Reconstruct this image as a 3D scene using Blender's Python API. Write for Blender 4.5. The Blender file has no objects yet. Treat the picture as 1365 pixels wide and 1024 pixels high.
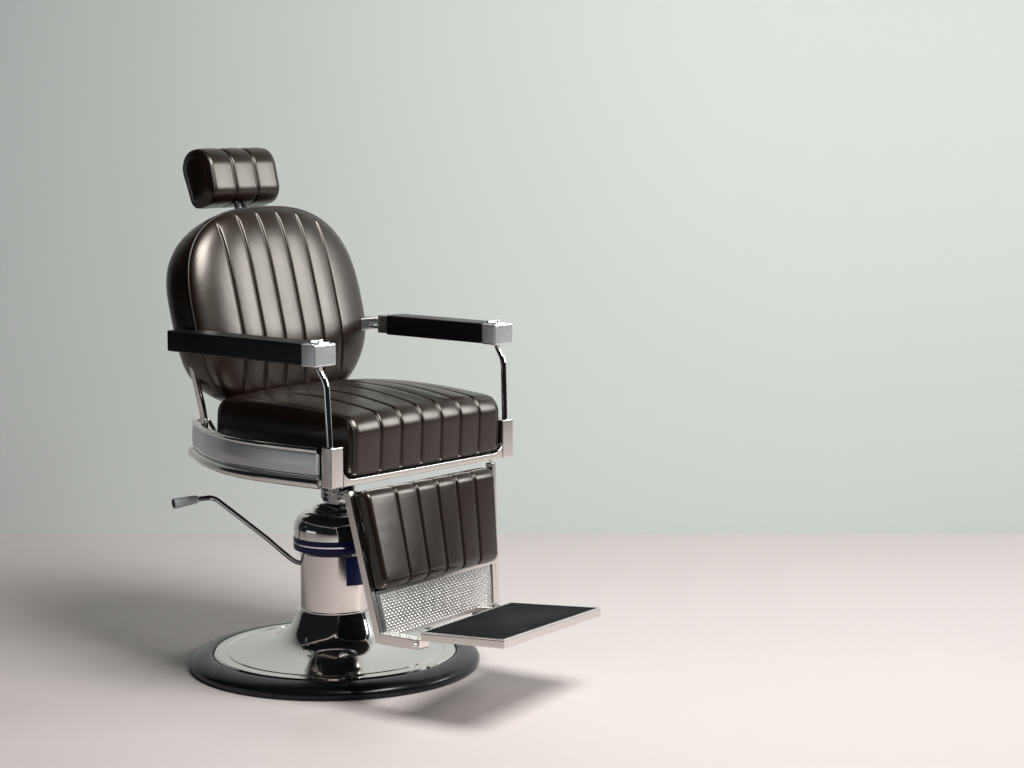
import bpy, bmesh, math, random
from mathutils import Vector, Matrix
random.seed(3)
S = bpy.context.scene
COL = S.collection

# ------------------------------------------------------------ camera
CP = Vector((3.4725, -3.4314, 1.2611))
CR = Vector((0.75942, 0.65060, 0.0)); CU = Vector((-0.08182, 0.09551, 0.99206)); CF = Vector((-0.64543, 0.75339, -0.12576))
cd = bpy.data.cameras.new('camera'); cam = bpy.data.objects.new('camera', cd); COL.objects.link(cam)
m = Matrix.Identity(4)
for i in range(3):
    m[i][0] = CR[i]; m[i][1] = CU[i]; m[i][2] = -CF[i]; m[i][3] = CP[i]
cam.matrix_world = m
cd.sensor_width = 36; cd.lens = 36*2899/1365; cd.clip_end = 100; cd.clip_start = .1
S.camera = cam
S.view_settings.view_transform = 'Standard'; S.view_settings.look = 'None'
S.view_settings.exposure = 0; S.view_settings.gamma = 1
FH = Vector((-0.65060, 0.75942, 0))          # horizontal viewing direction
W0 = bpy.data.worlds.new('World'); S.world = W0; W0.use_nodes = True
bg = W0.node_tree.nodes['Background']; bg.inputs[0].default_value = (.80, .88, .88, 1); bg.inputs[1].default_value = .012

def area(name, pos, target, sx, sy, power, col=(1, 1, 1)):
    l = bpy.data.lights.new(name, 'AREA'); l.shape = 'RECTANGLE'; l.size = sx; l.size_y = sy; l.energy = power; l.color = col
    o = bpy.data.objects.new(name, l); COL.objects.link(o); o.location = pos
    o.rotation_euler = (Vector(target)-Vector(pos)).to_track_quat('-Z', 'Y').to_euler()
    return o
def st(a, b, z):                              # a metres to the viewer's right, b metres away behind the chair
    return CR*a + FH*b + Vector((0, 0, z))
area('key_softbox', st(1.40, -1.30, 3.1), st(.1, .1, .4), 1.45, 1.45, 82, (1, .985, .96)).data.spread = math.radians(130)
area('side_softbox', st(4.3, .30, 2.25), st(0, .3, 1.1), 1.6, 1.8, 104, (1, 1, .985))
area('skirt_fill_light', st(-3.0, -1.5, .24), st(0, 0, .5), 1.9, .40, 1.6, (.95, .98, 1))  # added fill lamp, out of view at left, to lighten the side skirt

# ------------------------------------------------------------ materials
def mat(name, col, rough=.5, metal=0, spec=.5, noise=None, bump=None, coat=0, aniso=0):
    M = bpy.data.materials.new(name); M.use_nodes = True; nt = M.node_tree; b = nt.nodes['Principled BSDF']
    b.inputs['Base Color'].default_value = (*col, 1); b.inputs['Roughness'].default_value = rough
    b.inputs['Metallic'].default_value = metal; b.inputs['Specular IOR Level'].default_value = spec
    b.inputs['Coat Weight'].default_value = coat; b.inputs['Coat Roughness'].default_value = .12
    tc = nt.nodes.new('ShaderNodeTexCoord')
    if noise:                                 # (scale, roughness spread)
        n = nt.nodes.new('ShaderNodeTexNoise'); n.inputs['Scale'].default_value = noise[0]; n.inputs['Detail'].default_value = 5
        nt.links.new(tc.outputs['Object'], n.inputs['Vector'])
        r = nt.nodes.new('ShaderNodeMapRange'); r.inputs['From Min'].default_value = .3; r.inputs['From Max'].default_value = .7
        r.inputs['To Min'].default_value = rough-noise[1]; r.inputs['To Max'].default_value = rough+noise[1]
        nt.links.new(n.outputs['Fac'], r.inputs['Value']); nt.links.new(r.outputs[0], b.inputs['Roughness'])
    if bump:                                  # (kind, scale, strength)
        if bump[0] == 'v':
            t = nt.nodes.new('ShaderNodeTexVoronoi'); out = t.outputs['Distance']
        else:
            t = nt.nodes.new('ShaderNodeTexNoise'); t.inputs['Detail'].default_value = 4; out = t.outputs['Fac']
        t.inputs['Scale'].default_value = bump[1]; nt.links.new(tc.outputs['Object'], t.inputs['Vector'])
        bp = nt.nodes.new('ShaderNodeBump'); bp.inputs['Strength'].default_value = bump[2]; bp.inputs['Distance'].default_value = .001
        nt.links.new(out, bp.inputs['Height']); nt.links.new(bp.outputs[0], b.inputs['Normal'])
    return M
LEATHER = mat('black_leather', (.009, .0042, .0024), .29, 0, .72, (9, .02), ('n', 26, .10))
LEATHER.node_tree.nodes['Principled BSDF'].inputs['Specular Tint'].default_value = (1, .94, .87, 1)
for n_ in LEATHER.node_tree.nodes:
    if n_.type == 'BUMP': n_.inputs['Distance'].default_value = .004
PIPING = mat('leather_piping', (.012, .009, .007), .4, 0, .5)
PADM = mat('arm_pad_vinyl', (.003, .003, .003), .35, 0, .35, (14, .05))
CHROME = mat('chrome', (.80, .79, .77), .07, 1, .5, (6, .02))
SATIN = mat('satin_steel', (.56, .56, .56), .30, 1, .5, (10, .04))
BRUSH = mat('polished_steel', (.72, .68, .655), .16, 1, .5, (10, .03))
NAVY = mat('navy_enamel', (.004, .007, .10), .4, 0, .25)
RUBBER = mat('black_rubber', (.004, .005, .005), .22, 0, .35, (20, .04))
DARKM = mat('dark_steel', (.10, .10, .11), .25, 1, .5)
MATM = mat('ribbed_rubber', (.004, .0045, .0045), .6, 0, .10)
GRIPM = mat('pale_grip', (.50, .56, .56), .3, 0, .5, (30, .04))
BLOCKM = mat('cast_aluminium', (.74, .76, .77), .2, .75, .6, (14, .04))
PLATEM = mat('stamped_steel', (.56, .555, .55), .27, 1, .5)
DOTM = mat('stamped_dots', (.50, .49, .48), .18, 1, .5)
SKIRTM = mat('skirt_aluminium', (.68, .69, .71), .30, .5, .6, (10, .04))
UNDER = mat('black_underside', (.006, .006, .006), .6, 0, .2)
ROD = mat('rod_steel', (.38, .37, .38), .12, 1, .5)
HOLLOW = mat('grip_end_black', (.01, .01, .01), .5)

def stage(name, c1, c2, rough, bumpy):
    M = bpy.data.materials.new(name); M.use_nodes = True; nt = M.node_tree; b = nt.nodes['Principled BSDF']
    b.inputs['Roughness'].default_value = rough; b.inputs['Specular IOR Level'].default_value = .25
    tc = nt.nodes.new('ShaderNodeTexCoord'); n = nt.nodes.new('ShaderNodeTexNoise'); n.inputs['Scale'].default_value = .9; n.inputs['Detail'].default_value = 6
    nt.links.new(tc.outputs['Object'], n.inputs['Vector'])
    mx = nt.nodes.new('ShaderNodeMix'); mx.data_type = 'RGBA'; mx.inputs[6].default_value = (*c1, 1); mx.inputs[7].default_value = (*c2, 1)
    nt.links.new(n.outputs['Fac'], mx.inputs[0]); nt.links.new(mx.outputs[2], b.inputs['Base Color'])
    n2 = nt.nodes.new('ShaderNodeTexNoise'); n2.inputs['Scale'].default_value = 140; n2.inputs['Detail'].default_value = 3
    nt.links.new(tc.outputs['Object'], n2.inputs['Vector'])
    bp = nt.nodes.new('ShaderNodeBump'); bp.inputs['Strength'].default_value = bumpy; bp.inputs['Distance'].default_value = .002
    nt.links.new(n2.outputs['Fac'], bp.inputs['Height']); nt.links.new(bp.outputs[0], b.inputs['Normal'])
    return M
FLOORM = stage('floor_paint', (.570, .522, .515), (.600, .550, .542), .55, .08)
WALLM = stage('wall_paint', (.600, .648, .628), (.625, .673, .653), .75, .08)

# ------------------------------------------------------------ helpers
def link(name, verts, faces, M, parent=None, smooth=True, bevel=0, segs=3, sub=0, auto=40):
    me = bpy.data.meshes.new(name); me.from_pydata([tuple(v) for v in verts], [], faces)
    bm = bmesh.new(); bm.from_mesh(me); bmesh.ops.remove_doubles(bm, verts=bm.verts, dist=1e-6)
    bmesh.ops.recalc_face_normals(bm, faces=bm.faces); bm.to_mesh(me); bm.free()
    me.materials.append(M); o = bpy.data.objects.new(name, me); COL.objects.link(o)
    if parent: o.parent = parent
    if bevel:
        b = o.modifiers.new('bevel', 'BEVEL'); b.width = bevel; b.segments = segs; b.limit_method = 'ANGLE'; b.angle_limit = math.radians(30)
    if sub:
        s = o.modifiers.new('sub', 'SUBSURF'); s.levels = sub; s.render_levels = sub
    if smooth:
        for p in me.polygons: p.use_smooth = True
        if auto:
            bm = bmesh.new(); bm.from_mesh(me)
            for e in bm.edges:
                if len(e.link_faces) == 2 and e.calc_face_angle(0) > math.radians(auto): e.smooth = False
            bm.to_mesh(me); bm.free()
        if bevel:
            w = o.modifiers.new('wn', 'WEIGHTED_NORMAL'); w.keep_sharp = False
            bm = bmesh.new(); bm.from_mesh(me)
            for e in bm.edges: e.smooth = True
            bm.to_mesh(me); bm.free()
    return o
def hexa(P):                                  # 8 corners: bottom ring 0-3, top ring 4-7
    return [Vector(p) for p in P], [(0, 3, 2, 1), (4, 5, 6, 7), (0, 1, 5, 4), (1, 2, 6, 5), (2, 3, 7, 6), (3, 0, 4, 7)]
def box(x0, x1, y0, y1, z0, z1):
    return hexa([(x0, y0, z0), (x1, y0, z0), (x1, y1, z0), (x0, y1, z0), (x0, y0, z1), (x1, y0, z1), (x1, y1, z1), (x0, y1, z1)])
def join(*parts):
    V, F = [], []
    for v, f in parts:
        k = len(V); V += list(v); F += [tuple(i+k for i in q) for q in f]
    return V, F
def smoothpath(P, n=8):
    P = [Vector(p) for p in P]; out = []
    Q = [P[0]*2-P[1]] + P + [P[-1]*2-P[-2]]
    for i in range(1, len(Q)-2):
        for k in range(n):
            t = k/n; a, b, c, d = Q[i-1], Q[i], Q[i+1], Q[i+2]
            out.append(.5*((2*b)+(c-a)*t+(2*a-5*b+4*c-d)*t*t+(3*b-a-3*c+d)*t**3))
    out.append(P[-1]); return out
def fillet(P, r, n=7):                        # straight runs with rounded bends
    P = [Vector(p) for p in P]; out = [P[0]]
    for i in range(1, len(P)-1):
        a = (P[i-1]-P[i]); b = (P[i+1]-P[i]); rr = min(r, a.length*.45, b.length*.45)
        s = P[i]+a.normalized()*rr; e = P[i]+b.normalized()*rr
        for k in range(n+1):
            t = k/n; out.append(s*(1-t)**2+P[i]*2*t*(1-t)+e*t*t)
    out.append(P[-1]); return out
def tube(path, rad, n=20, closed=False, caps=True):
    V, F = [], []; N = len(path); R = rad if isinstance(rad, (list, tuple)) else [rad]*N
    up = Vector((.13, .21, .97)); prev = None
    for i, p in enumerate(path):
        a = path[(i-1) % N] if (closed or i) else path[0]; b = path[(i+1) % N] if (closed or i < N-1) else path[-1]
        t = (b-a).normalized()
        if prev is None:
            s = t.cross(up).normalized()
        else:
            s = (prev-t*prev.dot(t)).normalized()
        prev = s; u = s.cross(t)
        for k in range(n):
            an = 2*math.pi*k/n; V.append(p+(s*math.cos(an)+u*math.sin(an))*R[i])
    for i in range(N if closed else N-1):
        for k in range(n):
            j = (i+1) % N; F.append((i*n+k, i*n+(k+1) % n, j*n+(k+1) % n, j*n+k))
    if caps and not closed:
        F.append(tuple(range(n))[::-1]); F.append(tuple((N-1)*n+k for k in range(n)))
    return V, F
def lathe(prof, n=128, c=(0, 0)):
    V, F = [], []
    for r, z in prof:
        for k in range(n):
            a = 2*math.pi*k/n; V.append(Vector((c[0]+r*math.cos(a), c[1]+r*math.sin(a), z)))
    for i in range(len(prof)-1):
        for k in range(n):
            F.append((i*n+k, i*n+(k+1) % n, (i+1)*n+(k+1) % n, (i+1)*n+k))
    if prof[0][0] > 1e-4: F.append(tuple(range(n))[::-1])
    if prof[-1][0] > 1e-4: F.append(tuple((len(prof)-1)*n+k for k in range(n)))
    return V, F
def cat2(P, n=6):
    return [(v.x, v.y) for v in smoothpath([(a, b, 0) for a, b in P], n)]
def ycols(h, R, seams, step=.007):
    ys = set()
    k = int(2*h/step)
    for i in range(k+1): ys.add(round(-h+2*h*i/k, 5))
    for i in range(9):
        a = i/8*math.pi/2; ys.add(round(-h+R*(1-math.cos(a)), 5)); ys.add(round(h-R*(1-math.cos(a)), 5))
    ys = [y for y in ys if all(abs(y-s) > .0125 for s in seams)]
    for s in seams:
        for d in (0, .0008, .0018, .003, .0042, .0055, .0075, .010, .0125): ys += [s-d, s+d]
    return sorted(set(round(y, 5) for y in ys))
def groove(y, seams, h, depth, puff):
    """inward dip at a stitched seam with a fine raised welt in the middle, soft puff between seams"""
    d = min(abs(y-s) for s in seams)
    g = -depth*math.exp(-(d/.0030)**2) + depth*.15*math.exp(-(d/.0012)**2)
    e = [-h]+list(seams)+[h]
    for a, b in zip(e, e[1:]):
        if a <= y <= b:
            t = (y-a)/(b-a); g += puff*(math.sin(math.pi*t) if 0 < t < 1 else 0); break
    return g
def rr2(pts, rads, n=8):                      # rounded polygon loop, CCW, in (a,b)
    out = []
    N = len(pts)
    for i in range(N):
        P = Vector(pts[i]); A = Vector(pts[i-1])-P; B = Vector(pts[(i+1) % N])-P; r = rads[i]
        half = A.angle(B)/2; d = min(r/math.tan(half), A.length*.49, B.length*.49)
        s = P+A.normalized()*d; e = P+B.normalized()*d
        for k in range(n+1):
            t = k/n; w = math.cos(half)          # rational quadratic: a true arc
            w = math.sin(half)
            den = (1-t)**2+2*w*t*(1-t)+t*t
            out.append((s*(1-t)**2+P*2*w*t*(1-t)+e*t*t)/den)
    # subdivide the long straight runs
    res = []
    for i, p in enumerate(out):
        q = out[(i+1) % len(out)]; L = (q-p).length; k = max(1, int(L/.012))
        for j in range(k): res.append(p.lerp(q, j/k))
    return res
def cushion(name, loop, h, R, seams, depth, puff, mapf, M, parent, mask, crown=None, capb=.006):
    """loop = closed (a,b) section; repeated along y; ends rounded by R; mapf(a,y,b)->xyz"""
    N = len(loop); nor = []
    for i in range(N):
        t = loop[(i+1) % N]-loop[i-1]; nor.append(Vector((t.y, -t.x)).normalized())
    cen = sum(loop, Vector((0, 0)))/N
    V, F = [], []; ys = ycols(h, R, seams)
    msk = [mask(loop[i], nor[i]) for i in range(N)]
    for y in ys:
        d = max(0, abs(y)-(h-R)); e = R*(1-math.sqrt(max(0, 1-(d/R)**2)))
        g = groove(y, seams, h, depth, puff)
        for i in range(N):
            c = crown(loop[i], y) if crown else 0
            p = loop[i]+nor[i]*(g*msk[i]-e) ; V.append(mapf(p.x, y, p.y+c))
    K = len(ys)
    for j in range(K-1):
        for i in range(N):
            F.append((j*N+i, j*N+(i+1) % N, (j+1)*N+(i+1) % N, (j+1)*N+i))
    for side, j in ((-1, 0), (1, K-1)):
        base = [j*N+i for i in range(N)]; last = base
        for sc, b in ((.93, .35), (.8, .7), (.5, .95), (.2, 1)):
            k0 = len(V)
            for i in range(N):
                p = loop[i]-nor[i]*R; p = cen+(p-cen)*sc; c = crown(loop[i], ys[j]) if crown else 0
                V.append(mapf(p.x, ys[j]+side*capb*b, p.y+c*sc))
            cur = [k0+i for i in range(N)]
            for i in range(N):
                F.append((last[i], last[(i+1) % N], cur[(i+1) % N], cur[i]))
            last = cur
        F.append(tuple(last))
    return link(name, V, F, M, parent, auto=0)
def seamloop(loop, h, R, mapf, k, crown=None, off=.0005):
    """ring of piping around the end of a cushion, side k (-1 or 1)"""
    N = len(loop); P = []
    y = k*(h-R*.35); e = R*(1-math.sqrt(1-.65**2))
    for i in range(N):
        t = loop[(i+1) % N]-loop[i-1]; n = Vector((t.y, -t.x)).normalized(); p = loop[i]-n*(e-off)
        P.append(mapf(p.x, y, p.y+(crown(loop[i], y) if crown else 0)))
    return P
def sweep(path, section, close_ends=True):
    """section = closed list (outward, z); path = plan points (x,y) ; outward = right-hand side of travel"""
    V, F = [], []; n = len(section)
    for i, p in enumerate(path):
        a = path[max(0, i-1)]; b = path[min(len(path)-1, i+1)]; t = (Vector(b)-Vector(a)).normalized(); o = Vector((t.y, -t.x))
        for s, z in section: V.append(Vector((p[0]+o.x*s, p[1]+o.y*s, z)))
    for i in range(len(path)-1):
        for k in range(n): F.append((i*n+k, i*n+(k+1) % n, (i+1)*n+(k+1) % n, (i+1)*n+k))
    if close_ends: F.append(tuple(range(n))[::-1]); F.append(tuple((len(path)-1)*n+k for k in range(n)))
    return V, F
def flipy(vf):
    return [Vector((v[0], -v[1], v[2])) for v in vf[0]], vf[1]

# ------------------------------------------------------------ setting
# long studio floor and back wall, square to the camera's aim
def quad(name, P, M):
    return link(name, P, [(0, 1, 2, 3)], M, None, smooth=False)
WB = FH.dot(Vector((-.683, 1.417, 0)))        # distance of the wall behind the chair
fl = quad('floor', [st(-3.4, -3.4, 0), st(6.5, -3.4, 0), st(6.5, WB, 0), st(-3.4, WB, 0)], FLOORM); fl['kind'] = 'structure'
wl = link('wall', *hexa([st(-3.4, WB, 0), st(6.5, WB, 0), st(6.5, WB+.15, 0), st(-3.4, WB+.15, 0), st(-3.4, WB, 4.2), st(6.5, WB, 4.2), st(6.5, WB+.15, 4.2), st(-3.4, WB+.15, 4.2)]), WALLM, None, smooth=False); wl['kind'] = 'structure'

# ------------------------------------------------------------ chair
chair = bpy.data.objects.new('barber_chair', None); COL.objects.link(chair)
chair['label'] = 'vintage barber chair with black channelled leather and chrome frame on a round base'
chair['category'] = 'barber chair'

# base
rim = [(.268, .0), (.322, .0), (.329, .004), (.331, .011), (.328, .019), (.318, .026), (.302, .031), (.286, .033), (.279, .031), (.277, .026), (.268, .024)]
rubber = link('rubber_rim', *lathe(cat2(rim, 4), 160), RUBBER, None, auto=0)
prof = [(.2755, .010), (.2755, .031), (.272, .0345), (.262, .0355), (.2505, .0355), (.2485, .0335), (.2465, .0335), (.2445, .036), (.232, .0375), (.205, .041), (.175, .047), (.150, .054), (.128, .064), (.112, .077), (.100, .093), (.091, .110), (.086, .124), (.0845, .129), (.076, .129)]
pr = prof[:8]+cat2(prof[7:-1], 6)+[prof[-1]]
base = link('base', *lathe(pr, 160), CHROME, chair, auto=35); rubber.parent = base
# a little latch mark on the rim of the base
a0 = math.atan2(-.76, .65)+.22
lv = link('rim_latch', *box(-.004, .004, -.0025, .0025, 0, .006), DARKM, base, bevel=.001)
lv.location = (.271*math.cos(a0), .271*math.sin(a0), .0345); lv.rotation_euler = (0, 0, a0)

col = link('column', *lathe([(.05, .125), (.0800, .1295), (.0800, .132), (.0775, .134), (.0775, .262), (.0800, .264), (.0860, .2685)], 128), BRUSH, chair, auto=35)
cap = link('column_cap', *lathe([(.0860, .2690), (.0905, .2705), (.0915, .2725)]+[(.0915, .3), (.0915, .318), (.0905, .326), (.0875, .336), (.0815, .345), (.073, .3515), (.060, .355), (.049, .356), (.02, .356)], 128), CHROME, col, auto=35)
band = link('navy_band', *join(lathe([(.0880, .2690), (.0912, .2702), (.0923, .2722), (.0923, .2835), (.0915, .2835)], 128), lathe([(.0915, .2870), (.0923, .2870), (.0923, .2990), (.0915, .2990)], 128)), NAVY, col, auto=35)
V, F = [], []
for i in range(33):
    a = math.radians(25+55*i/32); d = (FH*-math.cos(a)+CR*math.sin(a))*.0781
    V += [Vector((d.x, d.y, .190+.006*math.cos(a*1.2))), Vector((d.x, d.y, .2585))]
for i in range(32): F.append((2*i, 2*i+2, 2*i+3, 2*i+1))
link('navy_reflection', V, F, NAVY, col, auto=0)  # blue reflection on the column's right side, painted as a navy patch
lathe_dome = [(.030, .3565), (.047, .3565), (.0485, .3595), (.047, .363), (.040, .3685), (.030, .372), (.020, .374), (.01, .374)]
link('top_dome', *lathe(lathe_dome, 96), CHROME, col, auto=35)
pis = link('piston', *lathe([(.0165, .37), (.0165, .476)], 48), CHROME, chair, auto=35)
pl = []
for (r, z, t) in ((.026, .378, .006), (.024, .390, .004), (.027, .402, .006), (.021, .414, .005)):
    pl.append(lathe([(r-.001, z), (r, z+.001), (r, z+t-.001), (r-.001, z+t)], 48))
link('collar', *join(*pl), DARKM, pis, auto=35)
link('bracket', *join(box(.012, .040, -.030, -.022, .376, .474), box(.012, .040, .022, .030, .376, .474), box(-.036, -.018, -.006, .006, .38, .474), box(.040, .056, -.028, .028, .395, .401)), SATIN, pis, bevel=.0015)
ly = tube([Vector((.046, -.034, .386)), Vector((.046, .034, .386))], .004, 16)
link('pivot_pin', *join(ly, tube([Vector((.03, -.034, .402)), Vector((.03, .034, .402))], .0035, 16)), CHROME, pis, auto=35)

# pump lever
LP = [st(-.070, -.01, .234), st(-.095, -.012, .244), st(-.150, -.02, .294), st(-.260, -.045, .3885), st(-.272, -.05, .3935), st(-.300, -.066, .3930)]
lever = link('pump_lever', *tube(smoothpath(LP[:3], 6)[:-1]+fillet(LP[2:], .018), .0056, 20), ROD, chair, auto=35)
g0 = st(-.2985, -.065, .3930); g1 = st(-.349, -.094, .3875); gd = g1-g0
grip = link('grip', *tube([g0, g0+gd*.04, g0+gd*.25, g0+gd*.9, g0+gd*.985, g1], [.0060, .0085, .0100, .0118, .0118, .0110], 32), GRIPM, lever, auto=35)
link('grip_end', *tube([g1-gd*.01, g1+gd*.012, g1+gd*.02], [.0102, .0102, .009], 32), HOLLOW, grip, auto=35)

# seat frame: base pan, front apron with rounded inner corners, corner posts
fr = join(box(-.17, .262, -.225, .225, .478, .490), box(-.06, .10, -.09, .09, .466, .478))
frame = link('seat_frame', *fr, UNDER, chair, bevel=.003)
P = []
ap = [(.282, -.2538), (.288, -.2538), (.288, .2538), (.282, .2538)]
yb = [-.2537+.5074*i/60 for i in range(61)]
V, F = [], []
for y in yb:
    e = min(y+.2537, .2537-y); hgt = .4880+.016*max(0, 1-e/.028)**2.2
    V += [Vector((.272, y, .4745)), Vector((.287, y, .4745)), Vector((.287, y, hgt)), Vector((.272, y, hgt))]
for i in range(60):
    for k in range(4): F.append((i*4+k, i*4+(k+1) % 4, i*4+4+(k+1) % 4, i*4+4+k))
F += [(3, 2, 1, 0), (240, 241, 242, 243)]
link('front_apron', V, F, BRUSH, frame, bevel=.0012, segs=2)
for s in (-1, 1):
    y0, y1 = sorted((s*.2545, s*.2905))
    link('corner_post', *box(.258, .2875, y0, y1, .4745, .5605), BRUSH, frame, bevel=.0022)

# side skirts
def plan(off=0):
    pts = [(.252, -.2985), (.20, -.3045), (.13, -.3105), (.06, -.3110), (-.01, -.3030), (-.075, -.2840), (-.15, -.2530), (-.215, -.2160), (-.262, -.1880), (-.292, -.1600), (-.305, -.1350), (-.309, -.112)]
    return [(v.x, v.y) for v in smoothpath([(a, b, 0) for a, b in pts], 8)]
# travelling from front to rear at negative y: outward (right-hand side) is +y, so negate
sk = cat2([(-.010, .494), (0, .494), (.0, .50), (.0015, .52), (.0, .540), (-.001, .548)], 4)+[(-.004, .548), (-.012, .540)]
sk = [(-a, b) for a, b in sk]
tr = [(-.02, .473)]+[(-.002+.013*max(0, math.sin(t))**.7, .4838-.0108*math.cos(t)) for t in [min(math.pi, max(0, math.pi*k/10)) for k in range(11)]]+[(-.02, .4948)]
tr = [(-a, b) for a, b in tr]
bd = [(-.004+.0055*math.sin(t), .4990-.0035*math.cos(t)) for t in [math.pi*k/8 for k in range(9)]]+[(-.012, .502), (-.012, .495)]
bd = [(-a, b) for a, b in bd]
path = plan()
for s in (-1, 1):
    f = (lambda q: q) if s < 0 else flipy
    skirt = link('side_skirt', *f(sweep(path, sk)), SKIRTM, chair, auto=40)
    pf = [(.2575, -.2965)]+path
    link('trim_moulding', *f(sweep(pf, tr)), BRUSH, skirt, auto=40)
    link('trim_bead', *f(sweep(path, bd)), CHROME, skirt, auto=40)
    link('top_roll', *f(tube([Vector((x-(.0), y+.0050, .5530)) for x, y in path], .0062, 20)), CHROME, skirt, auto=40)
    link('skirt_bracket', *f(join(box(-.05, .25, -.295, -.22, .480, .486), box(-.165, -.05, -.245, -.20, .480, .486), box(-.28, -.16, -.175, -.05, .480, .486))), UNDER, skirt, bevel=.001)
    # rear stay with its hooked foot
    q = 0 if s < 0 else .055
    link('back_stay', *f(tube(fillet([(-.208, -.240+q, .776), (-.205, -.243+q, .725), (-.190, -.216+q, .575), (-.190, -.214+q, .49)], .02), .0085, 24)), CHROME, chair, auto=35)
    link('stay_hook', *f(tube(fillet([(-.190, -.216, .562), (-.168, -.222, .570), (-.128, -.238, .548), (-.118, -.238, .49)], .012), .0045, 16)), CHROME, skirt, auto=35)

# seat cushion
def ident(a, y, b): return Vector((a, y, b))
sl = rr2([(-.150, .494), (.282, .4890), (.2875, .612), (-.142, .618)], [.02, .013, .034, .032], 12)
def scrown(p, y):
    k = max(0, min(1, (p.y-.56)/.06)); u = (p.x-.07)/.25
    return k*.034*max(0, 1-u*u)**1.0*(1-(y/.30)**2)
def shift(a, y, b): return Vector((a, y+.0125, b))
SS = [-.1505, -.0875, -.0235, .0395, .1015, .1645]
def smask(p, n):
    return max(0, min(1, max(n.x*1.0, n.y*1.3))) if p.x > -.125 else 0
seat = cushion('seat_cushion', sl, .2375, .020, SS, .0040, .0014, shift, LEATHER, chair, smask, scrown)
for k in (-1, 1):
    link('piping', *tube(seamloop(sl, .2375, .020, shift, k, scrown), .0022, 10, closed=True), PIPING, seat, auto=0)

# backrest
H, ZC, BZ, EX = .262, .809, .226, 2.7
def lean(z):
    t = max(0, z-.70); return .02-(.265*t if t > .08 else .265*t*t/.16+0*t) + (.265*.04 if t > .08 else 0)
def bz(y): return BZ*max(0, 1-abs(y/H)**EX)**(1/EX)
BS = [-.155, -.094, -.033, .028, .089, .150]
XS = -.170
def bmap(x, y, z):
    return Vector((x+lean(z), y, z+.030*(-x-.15)*0))
ys = sorted(set([y for y in ycols(H, .03, BS, .006)]+[s*(H-.0005*k*k) for k in range(1, 9) for s in (-1, 1)]))
def fx(y, z):
    r = min(1, (abs(y/H)**EX+abs((z-ZC)/BZ)**EX)**(1/EX)); mm = 4.2
    puffed = .035*max(0, 1-r**mm)**(1/2.0)
    g = groove(y, BS, H, .0044, .0012)
    fade = max(0, min(1, (1-r)/.10)); fade = fade*fade*(3-2*fade)
    return XS+puffed+g*fade
NZ = 72
V, F = [], []
for y in ys:
    b = bz(y)
    for k in range(NZ+1):
        z = ZC-b*math.cos(math.pi*k/NZ); V.append(bmap(fx(y, z), y, z))
for j in range(len(ys)-1):
    for k in range(NZ): a = j*(NZ+1)+k; F.append((a, a+1, a+NZ+2, a+NZ+1))
back = link('backrest', V, F, LEATHER, chair, auto=0)
def outline(n=200, grow=0):
    o = []
    for i in range(n):
        t = 2*math.pi*i/n; c, s = math.cos(t), math.sin(t)
        o.append(((H+grow)*math.copysign(abs(c)**(2/EX), c), ZC+(BZ+grow)*math.copysign(abs(s)**(2/EX), s)))
    return o
V, F = [], []; rings = [(XS+.002, -.004, 0), (XS-.001, 0, .0), (XS-.012, .0015, .003), (XS-.030, .002, .009), (XS-.052, .0015, .018), (XS-.074, -.003, .027), (XS-.090, -.010, .035), (XS-.102, -.022, .040), (XS-.110, -.038, .042), (XS-.115, -.062, .040), (XS-.117, -.11, .03), (XS-.122, -.17, .01), (XS-.122, -.2195, 0)]
n = 200
for x, g, dr in rings:
    for y, z in outline(n, g): V.append(bmap(x, y, z-dr*max(0, (z-ZC)/BZ)))
for i in range(len(rings)-1):
    for k in range(n): F.append((i*n+k, i*n+(k+1) % n, (i+1)*n+(k+1) % n, (i+1)*n+k))
F.append(tuple((len(rings)-1)*n+k for k in range(n)))
link('back_shell', V, F, LEATHER, back, auto=0)
link('piping', *tube([bmap(XS+.0005, y, z) for y, z in outline(220, .0005)], .0024, 10, closed=True), PIPING, back, auto=0)
for y0 in (-.10, .07):
    link('back_bracket', *join(box(-.262, -.246, y0, y0+.03, .49, .72), box(-.262, -.14, y0+.001, y0+.029, .486, .500)), SATIN, back, bevel=.002)

# headrest
ang = math.radians(17)
def hmap(a, y, b):
    ca, sa = math.cos(ang), math.sin(ang)
    return Vector((-.317+a*ca-b*sa, y, 1.105+a*sa+b*ca))
hl = rr2([(-.050, -.067), (.035, -.067), (.042, .067), (-.062, .067)], [.026, .040, .054, .044], 14)
def hmask(p, nn): return max(0, min(1, .6+nn.x*1.5))
head = cushion('headrest', hl, .104, .012, [-.033, .034], .0034, .0014, hmap, LEATHER, chair, hmask, None, .006)
for k in (-1, 1):
    link('piping', *tube(seamloop(hl, .104, .012, hmap, k), .0019, 10, closed=True), PIPING, head, auto=0)
link('headrest_post', *join(tube([Vector((-.292, -.022, 1.055)), Vector((-.272, -.022, 1.00))], .0055, 16), tube([Vector((-.292, .0, 1.055)), Vector((-.272, .0, 1.00))], .0055, 16)), UNDER, head, auto=35)

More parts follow.
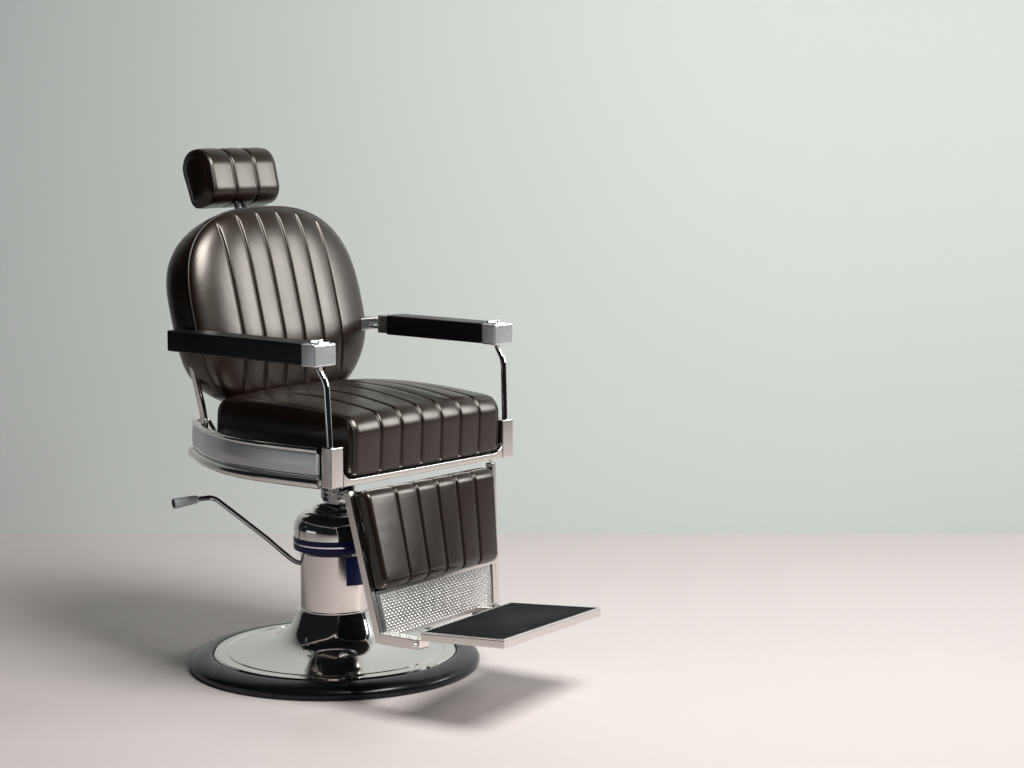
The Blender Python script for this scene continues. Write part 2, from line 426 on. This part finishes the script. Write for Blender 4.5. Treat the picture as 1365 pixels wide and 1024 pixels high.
# armrests
for s in (-1, 1):
    f = (lambda q: q) if s < 0 else flipy
    xr = -.199 if s < 0 else -.076
    arm = link('armrest', *f(box(xr, .2245, -.313, -.2535, .731, .777)), PADM, chair, bevel=.0035)
    end = link('end_block', *f(box(.2250, .2670, -.3145, -.2520, .7295, .7770)), BLOCKM, arm, bevel=.004, segs=4)
    link('hinge_lid', *f(join(box(.2300, .2585, -.2950, -.2640, .7765, .7795), tube([Vector((.236, -.297, .7810)), Vector((.236, -.262, .7810))], .0028, 12), box(.246, .252, -.286, -.280, .779, .7825))), CHROME, end, bevel=.0006, segs=2)
    link('arm_coupling', *f(join(box(xr-.030, xr-.0005, -.308, -.256, .7335, .7755), box(xr-.052, xr-.0305, -.290, -.262, .757, .766), box(xr-.052, xr-.0305, -.290, -.262, .742, .751), box(xr-.110, xr-.0525, -.285, -.225, .74, .768))) if s > 0 else f(box(xr+.004, xr+.03, -.2530, -.240, .738, .770)), SATIN, arm, bevel=.002)
    link('support_tube', *f(tube(fillet([(.245, -.283, .7300), (.247, -.283, .722), (.266, -.2815, .695), (.2725, -.2785, .560)], .032), .0068, 24)), CHROME, arm, auto=35)

# leg rest: rails, dimpled plate and pad in one leaning frame
TN, BN, TF, BF = Vector((.283, -.235, .4625)), Vector((.376, -.235, .154)), Vector((.283, .235, .466)), Vector((.296, .235, .140))
def lmap(a, y, b):
    s = (y+.235)/.47; t = b
    p = (BN*(1-s)+BF*s)*(1-t)+(TN*(1-s)+TF*s)*t
    u = ((TN-BN)*(1-s)+(TF-BF)*s).normalized(); n_ = Vector((u.z, 0, -u.x))
    return p+n_*a
def lbox(a0, a1, y0, y1, b0, b1, ny=1):
    parts = []
    V, F = [], []
    for i in range(ny+1):
        y = y0+(y1-y0)*i/ny; V += [lmap(a0, y, b0), lmap(a1, y, b0), lmap(a1, y, b1), lmap(a0, y, b1)]
    for i in range(ny):
        for k in range(4): F.append((i*4+k, i*4+(k+1) % 4, i*4+4+(k+1) % 4, i*4+4+k))
    F += [(3, 2, 1, 0), tuple(ny*4+k for k in range(4))]
    return V, F
leg = link('leg_rest', *lbox(-.012, -.008, -.2205, .2205, .03, .97, 12), UNDER, chair, bevel=.001)
for s in (-1, 1):
    y0, y1 = sorted((s*.2215, s*.235))
    link('side_rail', *lbox(-.019, .0, y0, y1, 0, 1), BRUSH, leg, bevel=.0015)
link('rail_pin', *tube([Vector((.276, .226, .470)), Vector((.276, .226, .480))], .004, 12), CHROME, leg, auto=35)
# dimpled plate
dp = lbox(-.0075, -.0035, -.2212, .2212, .0, .325, 12)
plate = link('dimpled_plate', *dp, PLATEM, leg, smooth=False)
edge = join(lbox(-.0035, .0015, -.2212, .2212, .300, .325, 12), lbox(-.0035, .0005, -.2212, -.208, .02, .2995), lbox(-.0035, .0005, .208, .2212, .02, .2995))
link('plate_border', *edge, BRUSH, plate, bevel=.001)
V, F = [], []
rows, cols_ = 15, 34
for r_ in range(rows):
    for c_ in range(cols_):
        y = -.2035+(c_+(.5 if r_ % 2 else 0))*.407/cols_; b = .025+r_*.262/(rows-1)
        if y > .2045: continue
        k0 = len(V); rad, hh = .0034, .0016
        for (q, hz) in ((1, 0), (.8, .5), (.45, .88)):
            for k in range(8):
                a_ = 2*math.pi*k/8; V.append(lmap(-.0036+hh*hz, y+rad*q*math.cos(a_), b+rad*q*math.sin(a_)/.315))
        V.append(lmap(-.0036+hh, y, b))
        for i in range(2):
            for k in range(8): F.append((k0+i*8+k, k0+i*8+(k+1) % 8, k0+i*8+8+(k+1) % 8, k0+i*8+8+k))
        for k in range(8): F.append((k0+16+k, k0+16+(k+1) % 8, k0+24))
link('raised_dimples', V, F, DOTM, plate, auto=0)
# pad
LB, LT = .335, .985
ll = rr2([(-.007, 0), (.036, 0), (.036, .208), (-.007, .208)], [.003, .028, .036, .003], 12)
def pmap(a, y, b): return lmap(a, y-.0145, LB+(LT-LB)*b/.208)
def pmask(p, nn): return max(0, min(1, nn.x*1.2+abs(nn.y)*.7)) if p.x > 0 else 0
lp = cushion('leg_pad', ll, .2065, .011, [-.1195, -.0535, .0115, .0745, .1355], .0040, .0014, pmap, LEATHER, leg, pmask, None, .001)

# hinge brackets
for s, q in ((-1, [(.366, .1485), (.477, .1535), (.483, .157), (.483, .1745), (.366, .1705)]), (1, [(.285, .128), (.365, .138), (.369, .142), (.369, .158), (.285, .148)])):
    y0, y1 = (-.2355, -.205) if s < 0 else (.150, .185)
    k = len(q); V = [Vector((x, y0, z)) for x, z in q]+[Vector((x, y1, z)) for x, z in q]
    F = [tuple(range(k))[::-1], tuple(range(k, 2*k))]+[(i, (i+1) % k, k+(i+1) % k, k+i) for i in range(k)]
    hb = link('hinge_bracket', V, F, BRUSH, leg, bevel=.0015)
    if s < 0: link('hinge_pin', *tube([Vector((.4745, -.2425, .1640)), Vector((.4745, -.2405, .1640)), Vector((.4745, -.20, .1640))], [.0045, .0058, .0058], 20), CHROME, hb, auto=35)

# foot plate
NR, NF, FF, FR = Vector((.487, -.235, .193)), Vector((.688, -.205, .204)), Vector((.603, .215, .183)), Vector((.369, .185, .165))
def fmap(u, v, h):                            # u rear->front, v near->far
    p = (NR*(1-u)+NF*u)*(1-v)+(FR*(1-u)+FF*u)*v; return p+Vector((0, 0, h))
def fbox(u0, u1, v0, v1, h0, h1):
    return hexa([fmap(u0, v0, h0), fmap(u1, v0, h0), fmap(u1, v1, h0), fmap(u0, v1, h0), fmap(u0, v0, h1), fmap(u1, v0, h1), fmap(u1, v1, h1), fmap(u0, v1, h1)])
foot = link('footplate', *join(fbox(0, 1, 0, 1, -.019, -.003)), BRUSH, chair, bevel=.0015)
link('footplate_edge', *join(fbox(0, .016, 0, 1, -.0029, 0), fbox(.9755, 1, 0, 1, -.0029, 0), fbox(.0165, .975, 0, .012, -.0029, 0), fbox(.0165, .975, .988, 1, -.0029, 0)), CHROME, foot, bevel=.0006, segs=2)
parts = [fbox(.018, .973, .0135, .9865, -.0029, -.0012)]
NRB = 21
for i in range(NRB):
    v = .022+.956*i/(NRB-1); w = .0125
    parts.append(fbox(.022, .969, v-w, v+w, -.0013, -.0004))
link('ribbed_mat', *join(*parts), MATM, foot, smooth=False)
